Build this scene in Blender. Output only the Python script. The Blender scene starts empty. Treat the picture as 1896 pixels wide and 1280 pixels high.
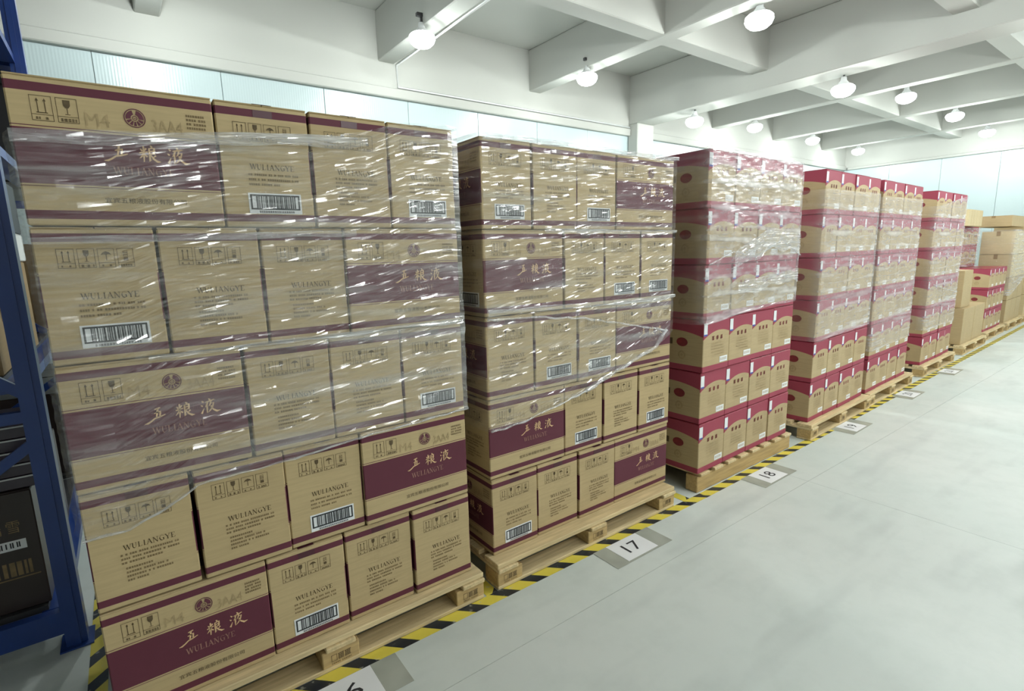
import bpy, math, random
from mathutils import Vector, Matrix, noise
SC = bpy.context.scene
COL = SC.collection
PI = math.pi

# ------------------------------------------------------------------ camera
CX, CY, CZ = -1.0224, -1.7292, 1.4258
YAW, PITCH, ROLL, FPX = 0.63155, -0.176075, -0.02522, 971.55
fwd = Vector((math.cos(PITCH)*math.sin(YAW), math.cos(PITCH)*math.cos(YAW), math.sin(PITCH)))
rgt = Vector((math.cos(YAW), -math.sin(YAW), 0)); upv = rgt.cross(fwd)
c_, s_ = math.cos(ROLL), math.sin(ROLL)
r2 = c_*rgt + s_*upv; u2 = -s_*rgt + c_*upv
cam = bpy.data.cameras.new('camera'); cam.sensor_width = 36.0; cam.sensor_fit = 'HORIZONTAL'
cam.lens = FPX/1896*36.0; cam.clip_start = 0.05; cam.clip_end = 100
camo = bpy.data.objects.new('camera', cam); COL.objects.link(camo)
mw = Matrix.Identity(4)
for i in range(3):
    mw[i][0] = r2[i]; mw[i][1] = u2[i]; mw[i][2] = -fwd[i]
mw[0][3], mw[1][3], mw[2][3] = CX, CY, CZ
camo.matrix_world = mw
SC.camera = camo
# ------------------------------------------------------------------ world, exposure
wd = bpy.data.worlds.new('world'); SC.world = wd; wd.use_nodes = True
wd.node_tree.nodes['Background'].inputs[0].default_value = (0.8, 0.85, 0.85, 1)
wd.node_tree.nodes['Background'].inputs[1].default_value = 0.02
SC.view_settings.view_transform = 'Standard'; SC.view_settings.look = 'None'
SC.view_settings.gamma = 1.0; SC.view_settings.use_curve_mapping = False
SC.view_settings.exposure = 0.38
SC.cycles.max_bounces = 4; SC.cycles.diffuse_bounces = 3; SC.cycles.adaptive_threshold = 0.03; SC.cycles.glossy_bounces = 2; SC.cycles.transparent_max_bounces = 16
SC.cycles.caustics_reflective = False; SC.cycles.caustics_refractive = False
LAMP_WATTS = 58.0
LAMP_COLOR = (0.95, 1.0, 0.985)

# ------------------------------------------------------------------ node helpers / materials
def lin(r, g, b):
    f = lambda c: (c/255/12.92) if c/255 <= 0.04045 else ((c/255+0.055)/1.055)**2.4
    return (f(r), f(g), f(b), 1)
class NT:
    def __init__(s, name):
        s.m = bpy.data.materials.new(name); s.m.use_nodes = True
        s.t = s.m.node_tree; s.t.nodes.clear()
        s.out = s.t.nodes.new('ShaderNodeOutputMaterial')
    def n(s, typ, **kw):
        nd = s.t.nodes.new(typ)
        for k, v in kw.items():
            if k.startswith('i_'): nd.inputs[k[2:].replace('_', ' ')].default_value = v
            else: setattr(nd, k, v)
        return nd
    def l(s, a, b): s.t.links.new(a, b)
    def math(s, op, a, b=None, clamp=False):
        nd = s.t.nodes.new('ShaderNodeMath'); nd.operation = op; nd.use_clamp = clamp
        for i, v in enumerate((a, b)):
            if v is None: continue
            if isinstance(v, (int, float)): nd.inputs[i].default_value = v
            else: s.l(v, nd.inputs[i])
        return nd.outputs[0]
    def mix(s, f, a, b, typ='MIX'):
        nd = s.t.nodes.new('ShaderNodeMix'); nd.data_type = 'RGBA'; nd.blend_type = typ
        if isinstance(f, (int, float)): nd.inputs[0].default_value = f
        else: s.l(f, nd.inputs[0])
        for i, v in ((6, a), (7, b)):
            if isinstance(v, tuple): nd.inputs[i].default_value = v
            else: s.l(v, nd.inputs[i])
        return nd.outputs[2]
    def noise(s, vec, scale, detail=3, rough=0.55):
        nd = s.n('ShaderNodeTexNoise'); nd.inputs['Scale'].default_value = scale
        nd.inputs['Detail'].default_value = detail; nd.inputs['Roughness'].default_value = rough
        s.l(vec, nd.inputs['Vector']); return nd.outputs['Fac']
    def obj(s): return s.n('ShaderNodeTexCoord').outputs['Object']
    def mapv(s, vec, sc, rot=(0, 0, 0)):
        nd = s.n('ShaderNodeMapping'); nd.inputs['Scale'].default_value = sc; nd.inputs['Rotation'].default_value = rot
        s.l(vec, nd.inputs['Vector']); return nd.outputs[0]
    def ramp(s, f, a, b):   # smooth remap
        nd = s.n('ShaderNodeMapRange'); nd.inputs[1].default_value = a; nd.inputs[2].default_value = b
        s.l(f, nd.inputs[0]); return nd.outputs[0]
    def bump(s, h, strength, dist, prev=None):
        nd = s.n('ShaderNodeBump'); nd.inputs['Strength'].default_value = strength; nd.inputs['Distance'].default_value = dist
        s.l(h, nd.inputs['Height'])
        if prev is not None: s.l(prev, nd.inputs['Normal'])
        return nd.outputs[0]
    def bsdf(s, color, rough=0.6, normal=None, metallic=0.0, spec=0.5, coat=0.0):
        p = s.n('ShaderNodeBsdfPrincipled'); p.inputs['Roughness'].default_value = rough
        p.inputs['Metallic'].default_value = metallic; p.inputs['Specular IOR Level'].default_value = spec
        p.inputs['Coat Weight'].default_value = coat
        if isinstance(color, tuple): p.inputs['Base Color'].default_value = color
        else: s.l(color, p.inputs['Base Color'])
        if normal is not None: s.l(normal, p.inputs['Normal'])
        s.l(p.outputs[0], s.out.inputs[0]); return p
def plain(name, col, rough=0.6, var=0.12, scale=6.0, bump=0.0, metallic=0.0, spec=0.5, coat=0.0):
    t = NT(name); v = t.obj(); f = t.noise(v, scale, 1)
    dark = tuple(c*(1-var) for c in col[:3])+(1,); lite = tuple(min(1, c*(1+var)) for c in col[:3])+(1,)
    c = t.mix(t.ramp(f, 0.3, 0.7), dark, lite)
    nrm = None
    t.bsdf(c, rough, nrm, metallic, spec, coat); return t.m

KR = lin(192, 170, 128); CRIM = lin(98, 46, 60); RED = lin(158, 66, 84)
H1, L1, S1 = 0.346, 0.424, 0.249       # liquor carton
H2, W2, D2 = 0.3005, 0.268, 0.40       # red banded carton

def kraft_nodes(t, col):
    v = t.obj()
    fib = t.noise(t.mapv(v, (3, 3, 40)), 4, 1)
    blot = t.noise(v, 5, 1)
    rnd = t.n('ShaderNodeObjectInfo').outputs['Random']
    c = t.mix(t.ramp(fib, 0.25, 0.75), tuple(x*0.93 for x in col[:3])+(1,), tuple(x*1.05 for x in col[:3])+(1,))
    c = t.mix(t.math('MULTIPLY', t.ramp(blot, 0.35, 0.75), 0.16), c, tuple(x*0.72 for x in col[:3])+(1,))
    c = t.mix(t.math('MULTIPLY', rnd, 0.14), c, lin(150, 122, 82))
    nrm = t.bump(t.noise(v, 9, 0), 0.35, 0.006)
    return v, c, nrm
def between(t, z, a, b):
    return t.math('MULTIPLY', t.math('GREATER_THAN', z, a), t.math('LESS_THAN', z, b))
def liquor_mat():
    t = NT('kraft_maroon_bands'); v, c, nrm = kraft_nodes(t, KR)
    sx = t.n('ShaderNodeSeparateXYZ'); t.l(v, sx.inputs[0]); z = t.math('DIVIDE', sx.outputs[2], H1)
    nx = t.n('ShaderNodeSeparateXYZ'); t.l(t.n('ShaderNodeTexCoord').outputs['Normal'], nx.inputs[0])
    lng = t.math('GREATER_THAN', t.math('ABSOLUTE', nx.outputs[1]), 0.7)
    side = t.math('LESS_THAN', t.math('ABSOLUTE', nx.outputs[2]), 0.7)
    b = t.math('ADD', between(t, z, 0.045, 0.105), between(t, z, 0.895, 0.955))
    p = t.math('ADD', between(t, z, 0.285, 0.655), between(t, z, 0.668, 0.674))
    p = t.math('ADD', p, between(t, z, 0.268, 0.273))
    f = t.math('MULTIPLY', t.math('ADD', b, t.math('MULTIPLY', p, lng)), side, True)
    t.bsdf(t.mix(f, c, CRIM), 0.62, nrm, spec=0.35); return t.m
def red_mat():
    t = NT('kraft_red_bands'); v, c, nrm = kraft_nodes(t, lin(186, 165, 126))
    sx = t.n('ShaderNodeSeparateXYZ'); t.l(v, sx.inputs[0]); z = t.math('DIVIDE', sx.outputs[2], H2)
    nx = t.n('ShaderNodeSeparateXYZ'); t.l(t.n('ShaderNodeTexCoord').outputs['Normal'], nx.inputs[0])
    fr = t.math('GREATER_THAN', t.math('ABSOLUTE', nx.outputs[1]), 0.7)
    ux = t.math('DIVIDE', t.math('SUBTRACT', sx.outputs[0], 0.03), W2/2)
    uy = t.math('DIVIDE', sx.outputs[1], D2/2)
    u = t.math('ADD', t.math('MULTIPLY', ux, fr), t.math('MULTIPLY', uy, t.math('SUBTRACT', 1.0, fr)))
    lim = t.math('SUBTRACT', 0.775, t.math('MULTIPLY', t.math('MULTIPLY', u, u), 0.10))
    f = t.math('ADD', t.math('GREATER_THAN', z, lim), t.math('LESS_THAN', z, 0.115), True)
    t.bsdf(t.mix(f, c, RED), 0.6, nrm, spec=0.35); return t.m
def kraft_plain(name, col):
    t = NT(name); v, c, nrm = kraft_nodes(t, col); t.bsdf(c, 0.65, nrm, spec=0.3); return t.m
def wood_mat(name, col):
    t = NT(name); v = t.obj()
    rnd = t.n('ShaderNodeObjectInfo').outputs['Random']
    g = t.noise(t.mapv(v, (1.5, 22, 22)), 3, 2, 0.65)
    c = t.mix(t.ramp(g, 0.3, 0.7), tuple(x*0.72 for x in col[:3])+(1,), tuple(min(1, x*1.12) for x in col[:3])+(1,))
    c = t.mix(t.math('MULTIPLY', rnd, 0.35), c, lin(190, 158, 104))
    t.bsdf(c, 0.7, None, spec=0.25); return t.m
def stripe_mat():
    t = NT('hazard_stripes'); v = t.obj()
    sx = t.n('ShaderNodeSeparateXYZ'); t.l(v, sx.inputs[0])
    k = t.math('FRACT', t.math('DIVIDE', t.math('ADD', sx.outputs[0], sx.outputs[1]), 0.158))
    f = t.math('GREATER_THAN', k, 0.58)
    wear = t.ramp(t.noise(v, 30, 2, 0.7), 0.62, 0.72)
    c = t.mix(f, lin(226, 208, 84), lin(42, 46, 52))
    c = t.mix(t.math('MULTIPLY', wear, 0.5), c, lin(190, 190, 175))
    t.bsdf(c, 0.35); return t.m
def floor_mat():
    t = NT('painted_concrete'); v = t.obj()
    b = t.noise(v, 6, 4, 0.65); d = t.noise(t.mapv(v, (0.5, 2.2, 1), (0, 0, 0.5)), 1.6, 3, 0.6); a = t.noise(v, 0.9, 1, 0.6)
    c = t.mix(t.ramp(a, 0.3, 0.7), lin(200, 209, 204), lin(209, 214, 209))
    c = t.mix(t.math('MULTIPLY', t.ramp(b, 0.45, 0.75), 0.30), c, lin(184, 192, 186))
    c = t.mix(t.math('MULTIPLY', t.ramp(d, 0.55, 0.8), 0.5), c, lin(164, 170, 168))
    p = t.bsdf(c, 0.4, None, spec=0.4)
    t.l(t.ramp(b, -0.6, 1.6), p.inputs['Roughness']); return t.m
def panel_mat():
    t = NT('pale_aqua_sandwich_panel'); v = t.obj()
    w = t.n('ShaderNodeTexWave'); w.bands_direction = 'DIAGONAL'; w.inputs['Scale'].default_value = 26; w.inputs['Distortion'].default_value = 0.6
    t.l(t.mapv(v, (1, 1, 0)), w.inputs['Vector'])
    t.bsdf(lin(172, 188, 189), 0.28, t.bump(w.outputs['Fac'], 0.25, 0.0016), spec=0.6); return t.m
def film_mat(name, haze, gloss=0.11, vert=34, diag=0.0, band=0.3, rough=0.13, base=0.15, w1=0.75, front=False):
    t = NT(name); v = t.obj()
    n1 = t.noise(t.mapv(v, (4.2, 4.2, vert), (0, diag, 0)), 3.2, 1, 0.60); n4 = t.noise(t.mapv(v, (0.8, 0.8, 11), (0, 0.05+diag*0.5, 0)), 1.7, 1, 0.65)
    tr = t.n('ShaderNodeBsdfTransparent'); tr.inputs[0].default_value = (1, 1, 1, 1)
    gl = t.n('ShaderNodeBsdfGlossy'); gl.inputs['Roughness'].default_value = rough
    df = t.n('ShaderNodeBsdfDiffuse'); df.inputs[0].default_value = (0.93, 0.93, 0.96, 1)
    tl = t.n('ShaderNodeBsdfTranslucent'); tl.inputs[0].default_value = (0.93, 0.93, 0.96, 1)
    wh = t.n('ShaderNodeMixShader'); wh.inputs[0].default_value = 0.3; t.l(df.outputs[0], wh.inputs[1]); t.l(tl.outputs[0], wh.inputs[2])
    bandm = t.ramp(n4, 0.52, 0.72)
    gf = t.math('MULTIPLY', t.math('ADD', bandm, 0.5), gloss, True)
    m1 = t.n('ShaderNodeMixShader'); t.l(gf, m1.inputs[0]); t.l(tr.outputs[0], m1.inputs[1]); t.l(gl.outputs[0], m1.inputs[2])
    hz = t.math('ADD', t.math('MULTIPLY', t.ramp(n1, 0.40, 0.78), haze*w1), haze*base)
    hz = t.math('ADD', hz, t.math('MULTIPLY', bandm, haze*band*2), True)
    if front:      # full haze over the aisle face, weaker round the other sides
        sy = t.n('ShaderNodeSeparateXYZ'); t.l(v, sy.inputs[0]); mr = t.n('ShaderNodeMapRange'); t.l(sy.outputs[1], mr.inputs[0])
        for k_, q_ in ((1, 0.0), (2, 0.05), (3, 1.0), (4, 0.3)): mr.inputs[k_].default_value = q_
        hz = t.math('MULTIPLY', hz, mr.outputs[0])
    m2 = t.n('ShaderNodeMixShader'); t.l(hz, m2.inputs[0]); t.l(m1.outputs[0], m2.inputs[1]); t.l(wh.outputs[0], m2.inputs[2])
    t.l(m2.outputs[0], t.out.inputs[0]); return t.m
def emit(name, col, st):
    t = NT(name); e = t.n('ShaderNodeEmission'); e.inputs[0].default_value = col+(1,); e.inputs[1].default_value = st
    t.l(e.outputs[0], t.out.inputs[0]); t.m.cycles.emission_sampling = 'NONE'; return t.m

M = dict(
    fineink=plain('fine_print_ink', lin(122, 102, 70), 0.7, 0.15, 60),
    liquor=liquor_mat(), redbox=red_mat(), kraft=kraft_plain('kraft_board', lin(186, 165, 126)),
    kraftpale=kraft_plain('pale_kraft_board', lin(208, 190, 150)), kraftbrown=kraft_plain('brown_kraft_board', lin(150, 126, 90)),
    tape=plain('maroon_tape', lin(78, 34, 46), 0.3, 0.08), redtape=plain('red_tape', lin(150, 36, 58), 0.3),
    ink=plain('brown_ink', lin(92, 76, 50), 0.7, 0.2, 60), faint=plain('faded_ink', lin(172, 150, 110), 0.7, 0.1, 60), gold=plain('gold_ink', lin(222, 184, 140), 0.55, 0.08, 40),
    palegold=plain('faded_gold_ink', lin(160, 116, 104), 0.6, 0.1, 40), crimson=plain('maroon_ink', CRIM, 0.65, 0.1, 40),
    redink=plain('red_ink', lin(124, 40, 44), 0.65, 0.15, 40), paper=plain('white_paper', lin(232, 234, 236), 0.5, 0.03),
    black=plain('black_ink', lin(38, 40, 46), 0.6, 0.1, 50), bluepr=plain('blue_ink', lin(70, 84, 168), 0.5, 0.1),
    wood=wood_mat('pallet_pine', lin(222, 202, 160)), woodend=wood_mat('pallet_block', lin(196, 168, 120)),
    stripes=stripe_mat(), floor=floor_mat(), floorbase=plain('joint_grout', lin(140, 142, 138), 0.9),
    plaster=plain('white_plaster', lin(170, 172, 166), 0.8, 0.03, 1.2, 0.002), panel=panel_mat(),
    trim=plain('white_trim', lin(226, 232, 230), 0.4, 0.03), steelblue=plain('blue_powder_coat', lin(30, 62, 132), 0.35, 0.10, 5, 0.0, 0.0, 0.5, 0.2),
    darkmetal=plain('dark_metal', lin(60, 60, 62), 0.4, 0.1), lampwhite=plain('white_lamp_housing', lin(225, 228, 228), 0.4, 0.03),
    bulb=emit('lit_bulb', LAMP_COLOR, 14.0), tapeclear=plain('grey_tape_residue', lin(166, 170, 160), 0.25, 0.10, 9),
    darkbox=plain('dark_brown_gloss_carton', lin(52, 42, 40), 0.35, 0.15, 8), blackbox=plain('black_carton', lin(28, 28, 32), 0.4, 0.1),
    goldprint=plain('dull_gold_print', lin(128, 106, 72), 0.4, 0.2, 40), purplebox=plain('dark_violet_carton', lin(66, 58, 68), 0.3, 0.12, 8),
    conduit=plain('grey_conduit', lin(196, 200, 198), 0.5, 0.05), greybox=plain('pale_grey_carton', lin(206, 208, 206), 0.6, 0.06),
    film1=film_mat('stretch_film', 0.20, 0.22), film2=film_mat('stretch_film_clear', 0.13, 0.22, vert=24),
    film3=film_mat('stretch_film_cloudy', 0.34, 0.20, vert=10, diag=0.5, band=0.6, base=0.35, front=True), film4=film_mat('stretch_film_milky', 0.30, 0.12, vert=14, diag=0.4, band=0.45, base=0.65, w1=0.35, front=True),
    rope=film_mat('bunched_film', 0.5, 0.30, vert=8), band=film_mat('overlapped_film_band', 0.34, 0.34, vert=40, base=0.4),
)

# ------------------------------------------------------------------ mesh helpers
class MB:
    def __init__(s): s.v = []; s.f = []; s.mi = []
    def add(s, vs, fs, mi=0):
        o = len(s.v); s.v += [tuple(p) for p in vs]
        for f in fs: s.f.append(tuple(i+o for i in f)); s.mi.append(mi)
    def box(s, x0, x1, y0, y1, z0, z1, mi=0):
        s.add([(x0,y0,z0),(x1,y0,z0),(x1,y1,z0),(x0,y1,z0),(x0,y0,z1),(x1,y0,z1),(x1,y1,z1),(x0,y1,z1)],
              [(0,3,2,1),(4,5,6,7),(0,1,5,4),(1,2,6,5),(2,3,7,6),(3,0,4,7)], mi)
    def bbox(s, x0, x1, y0, y1, z0, z1, b=0.004, mi=0):   # box with chamfered edges
        xs = (x0, x0+b, x1-b, x1); ys = (y0, y0+b, y1-b, y1); zs = (z0, z0+b, z1-b, z1)
        idx = {}; vs = []
        def P(i, j, k):
            if (i, j, k) not in idx: idx[(i, j, k)] = len(vs); vs.append((xs[i], ys[j], zs[k]))
            return idx[(i, j, k)]
        fs = []
        for e, sg in ((0, 1), (3, -1)):
            q = [P(e,1,1), P(e,1,2), P(e,2,2), P(e,2,1)]; fs.append(q if e == 0 else q[::-1])
            q = [P(1,e,1), P(2,e,1), P(2,e,2), P(1,e,2)]; fs.append(q if e == 0 else q[::-1])
            q = [P(1,1,e), P(1,2,e), P(2,2,e), P(2,1,e)]; fs.append(q if e == 0 else q[::-1])
        g = lambda e: 1 if e == 0 else 2
        for a in (0, 3):
            for c in (0, 3):
                fs.append([P(a,g(c),1), P(a,g(c),2), P(g(a),c,2), P(g(a),c,1)])
                fs.append([P(a,1,g(c)), P(a,2,g(c)), P(g(a),2,c), P(g(a),1,c)])
                fs.append([P(1,a,g(c)), P(2,a,g(c)), P(2,g(a),c), P(1,g(a),c)])
                for d in (0, 3): fs.append([P(a,g(c),g(d)), P(g(a),c,g(d)), P(g(a),g(c),d)])
        ctr = Vector(((x0+x1)/2, (y0+y1)/2, (z0+z1)/2)); out = []
        for f in fs:
            p = [Vector(vs[i]) for i in f]; n = (p[1]-p[0]).cross(p[2]-p[0]); m = sum(p, Vector())/len(p)
            out.append(tuple(f) if n.dot(m-ctr) > 0 else tuple(f[::-1]))
        s.add(vs, out, mi)
    def tube(s, pts, rad, seg=8, mi=0, cap=True):
        pts = [Vector(p) for p in pts]; rads = rad if isinstance(rad, list) else [rad]*len(pts); rings = []
        for i, p in enumerate(pts):
            d = (pts[min(i+1, len(pts)-1)]-pts[max(i-1, 0)]).normalized()
            a = d.cross(Vector((0, 0, 1)) if abs(d.z) < 0.9 else Vector((1, 0, 0))).normalized(); b = d.cross(a)
            rings.append([p+(a*math.cos(2*PI*k/seg)+b*math.sin(2*PI*k/seg))*rads[i] for k in range(seg)])
        vs = [q for r in rings for q in r]; fs = []
        for i in range(len(pts)-1):
            for k in range(seg): fs.append((i*seg+k, i*seg+(k+1) % seg, (i+1)*seg+(k+1) % seg, (i+1)*seg+k))
        if cap: fs += [tuple(range(seg))[::-1], tuple((len(pts)-1)*seg+k for k in range(seg))]
        s.add(vs, fs, mi)
    def lathe(s, prof, seg=20, mi=0):
        vs = [(r*math.cos(2*PI*k/seg), r*math.sin(2*PI*k/seg), z) for r, z in prof for k in range(seg)]; fs = []
        for i in range(len(prof)-1):
            for k in range(seg): fs.append((i*seg+k, (i+1)*seg+k, (i+1)*seg+(k+1) % seg, i*seg+(k+1) % seg))
        s.add(vs, fs, mi)
    def mesh(s, name, mats, smooth=False):
        me = bpy.data.meshes.new(name); me.from_pydata(s.v, [], s.f)
        for m in (mats if isinstance(mats, (list, tuple)) else [mats]): me.materials.append(m)
        if any(s.mi): me.polygons.foreach_set('material_index', s.mi)
        if smooth: me.polygons.foreach_set('use_smooth', [True]*len(me.polygons))
        me.update(); return me
def link(name, me, parent=None, loc=(0, 0, 0), rot=(0, 0, 0)):
    o = bpy.data.objects.new(name, me); COL.objects.link(o); o.location = loc; o.rotation_euler = rot
    if parent is not None: o.parent = parent
    return o
def thing(name, label, cat, loc=(0, 0, 0), rz=0.0, group=None):
    o = bpy.data.objects.new(name, None); COL.objects.link(o); o.location = loc; o.rotation_euler = (0, 0, rz)
    o.empty_display_size = 0.05; tag(o, label, cat, group); return o
def tag(o, label, cat, group=None):
    o['label'] = label; o['category'] = cat
    if group: o['group'] = group
    return o
def struct(name, mb, mat, smooth=False):
    o = link(name, mb.mesh(name, mat, smooth)); o['kind'] = 'structure'; return o
def lerp(tab, x):
    if x <= tab[0][0]: return tab[0][1]
    for (a, va), (b, vb) in zip(tab, tab[1:]):
        if x <= b: return va+(vb-va)*(x-a)/(b-a)
    return tab[-1][1]

# ------------------------------------------------------------------ flat print: shapes in a face's own (u, v) metres
_gl = {}
def glyphs(text):
    if text not in _gl:
        c = bpy.data.curves.new('t', 'FONT'); c.body = text; c.resolution_u = 2
        o = bpy.data.objects.new('t', c); COL.objects.link(o); bpy.context.view_layer.update()
        me = bpy.data.meshes.new_from_object(o.evaluated_get(bpy.context.evaluated_depsgraph_get()))
        vs = [(v.co.x, v.co.y) for v in me.vertices]; fs = [tuple(p.vertices) for p in me.polygons]
        bpy.data.objects.remove(o); bpy.data.curves.remove(c); bpy.data.meshes.remove(me)
        x0 = min(v[0] for v in vs); x1 = max(v[0] for v in vs); y0 = min(v[1] for v in vs); y1 = max(v[1] for v in vs)
        _gl[text] = ([((x-x0)/(x1-x0), (y-y0)/(y1-y0)) for x, y in vs], fs)
    return _gl[text]
class Print:
    def __init__(s): s.v = []; s.f = []
    def poly(s, pts):
        o = len(s.v); s.v += pts; a = sum(p[0]*q[1]-q[0]*p[1] for p, q in zip(pts, pts[1:]+pts[:1]))
        i = tuple(range(o, o+len(pts))); s.f.append(i if a > 0 else i[::-1])
    def rect(s, x0, x1, y0, y1): s.poly([(x0, y0), (x1, y0), (x1, y1), (x0, y1)])
    def frame(s, x0, x1, y0, y1, w):
        s.rect(x0, x1, y0, y0+w); s.rect(x0, x1, y1-w, y1); s.rect(x0, x0+w, y0, y1); s.rect(x1-w, x1, y0, y1)
    def text(s, t, x0, x1, y0, y1):
        vs, fs = glyphs(t); o = len(s.v); s.v += [(x0+(x1-x0)*a, y0+(y1-y0)*b) for a, b in vs]
        s.f += [tuple(i+o for i in f) for f in fs]
    def stroke(s, pts, w):      # ribbon, widths per point
        ws = w if isinstance(w, list) else [w]*len(pts); lft = []; rt = []
        for i, p in enumerate(pts):
            a = pts[max(i-1, 0)]; b = pts[min(i+1, len(pts)-1)]; dx, dy = b[0]-a[0], b[1]-a[1]; d = math.hypot(dx, dy) or 1
            nx, ny = -dy/d*ws[i]/2, dx/d*ws[i]/2; lft.append((p[0]+nx, p[1]+ny)); rt.append((p[0]-nx, p[1]-ny))
        for i in range(len(pts)-1): s.poly([lft[i], lft[i+1], rt[i+1], rt[i]])
    def disc(s, cx, cy, r, rx=1.0, n=20): s.poly([(cx+r*rx*math.cos(2*PI*k/n), cy+r*math.sin(2*PI*k/n)) for k in range(n)])
    def ring(s, cx, cy, r0, r1, n=24):
        for k in range(n):
            a, b = 2*PI*k/n, 2*PI*(k+1)/n
            s.poly([(cx+r0*math.cos(a), cy+r0*math.sin(a)), (cx+r1*math.cos(a), cy+r1*math.sin(a)), (cx+r1*math.cos(b), cy+r1*math.sin(b)), (cx+r0*math.cos(b), cy+r0*math.sin(b))])
    def sector(s, cx, cy, r0, r1, a0, a1, n=5):
        for k in range(n):
            a, b = a0+(a1-a0)*k/n, a0+(a1-a0)*(k+1)/n
            s.poly([(cx+r0*math.cos(a), cy+r0*math.sin(a)), (cx+r1*math.cos(a), cy+r1*math.sin(a)), (cx+r1*math.cos(b), cy+r1*math.sin(b)), (cx+r0*math.cos(b), cy+r0*math.sin(b))])
    def tiny(s, x0, x1, y, h, rng, cjk=True):    # rows of print too small to read
        x = x0
        while x < x1-0.003:
            w = rng.uniform(0.6, 1.0)*h; w = min(w, x1-x)
            for k in range(3): s.rect(x, x+w, y+h*k*0.36, y+h*(k*0.36+0.2))
            s.rect(x+w*0.42, x+w*0.58, y, y+h)
            x += w+h*(0.18 if rng.random() < 0.85 else 0.9)
    def blob(s, cx, cy, h, rng):
        for k in range(4):
            y = cy+h*(k/3-0.5)*0.8; a = rng.uniform(0.32, 0.5)*h; s.stroke([(cx-a, y-0.03*h), (cx+a, y+0.05*h)], h*0.13)
        for dx in (-0.28, 0.02, 0.3): s.stroke([(cx+dx*h, cy+h*0.45), (cx+(dx-0.05)*h, cy-h*0.48)], h*0.13)
def place(mb, pr, face, L, S, eps=0.0012, mi=0):
    if face == 'front': g = lambda u, v: (u-L/2, -S/2-eps, v)
    elif face == 'back': g = lambda u, v: (L/2-u, S/2+eps, v)
    elif face == 'left': g = lambda u, v: (-L/2-eps, S/2-u, v)
    else: g = lambda u, v: (L/2+eps, u-S/2, v)
    mb.add([g(*p) for p in pr.v], pr.f, mi)

# ---- brush characters and serif capitals drawn stroke by stroke
WU = [([(.34,.86),(.5,.9),(.74,.95)],[.05,.09,.06]), ([(.56,.9),(.5,.62),(.40,.26)],[.10,.10,.07]), ([(.28,.58),(.5,.64),(.72,.68),(.68,.52),(.64,.30)],[.05,.08,.10,.10,.07]),
      ([(-.42,-.06),(-.22,-.05),(.02,.06),(.3,.24),(.62,.30),(1.02,.42)],[.03,.10,.09,.08,.09,.05])]
LIANG = [([(.06,.80),(.16,.66)],[.05,.10]), ([(.42,.86),(.30,.68)],[.10,.04]), ([(-.04,.54),(.2,.58),(.50,.64)],[.06,.09,.06]), ([(.26,.98),(.25,.5),(.20,.0)],[.08,.10,.05]),
         ([(.22,.52),(.1,.34),(-.06,.2)],[.09,.08,.02]), ([(.28,.48),(.44,.32)],[.05,.10]), ([(.70,1.04),(.80,.92)],[.06,.11]), ([(.56,.84),(.72,.86),(.92,.88),(.90,.66),(.86,.5)],[.05,.07,.10,.10,.08]),
         ([(.60,.68),(.86,.71)],[.06,.07]), ([(.60,.52),(.86,.54)],[.06,.07]), ([(.60,.84),(.60,.4),(.58,.06),(.74,.20)],[.08,.10,.10,.02]), ([(.98,.44),(.80,.30)],[.09,.03]), ([(.66,.46),(.84,.20),(1.06,.06),(1.26,.06)],[.06,.10,.12,.03])]
YE = [([(.10,.92),(.22,.80)],[.05,.11]), ([(.0,.62),(.13,.52)],[.05,.10]), ([(.0,.0),(.08,.14),(.2,.36)],[.12,.08,.03]), ([(.60,1.04),(.70,.92)],[.05,.11]), ([(.34,.80),(.66,.85),(1.02,.92)],[.05,.09,.06]),
      ([(.52,.82),(.44,.62),(.30,.44)],[.09,.09,.02]), ([(.44,.62),(.43,.3),(.40,.0)],[.08,.09,.04]), ([(.76,.84),(.68,.62),(.56,.46)],[.09,.08,.02]), ([(.72,.66),(.94,.70),(.84,.42),(.66,.18),(.46,.02)],[.05,.09,.09,.07,.02]),
      ([(.70,.52),(.80,.44)],[.04,.09]), ([(.70,.44),(.88,.20),(1.12,.04),(1.40,.08)],[.05,.10,.13,.03])]
def brush(x, y, s):
    res = []
    for k, ch in enumerate((WU, LIANG, YE)):
        pr = Print(); res.append(pr); ox = x+s*(0, 1.52, 3.02)[k]
        for pts, w in ch: pr.stroke([(ox+a*s*0.86, y+b*s) for a, b in pts], [q*s*1.15 for q in w])
    return res
T_, N_ = .15, .055
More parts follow.
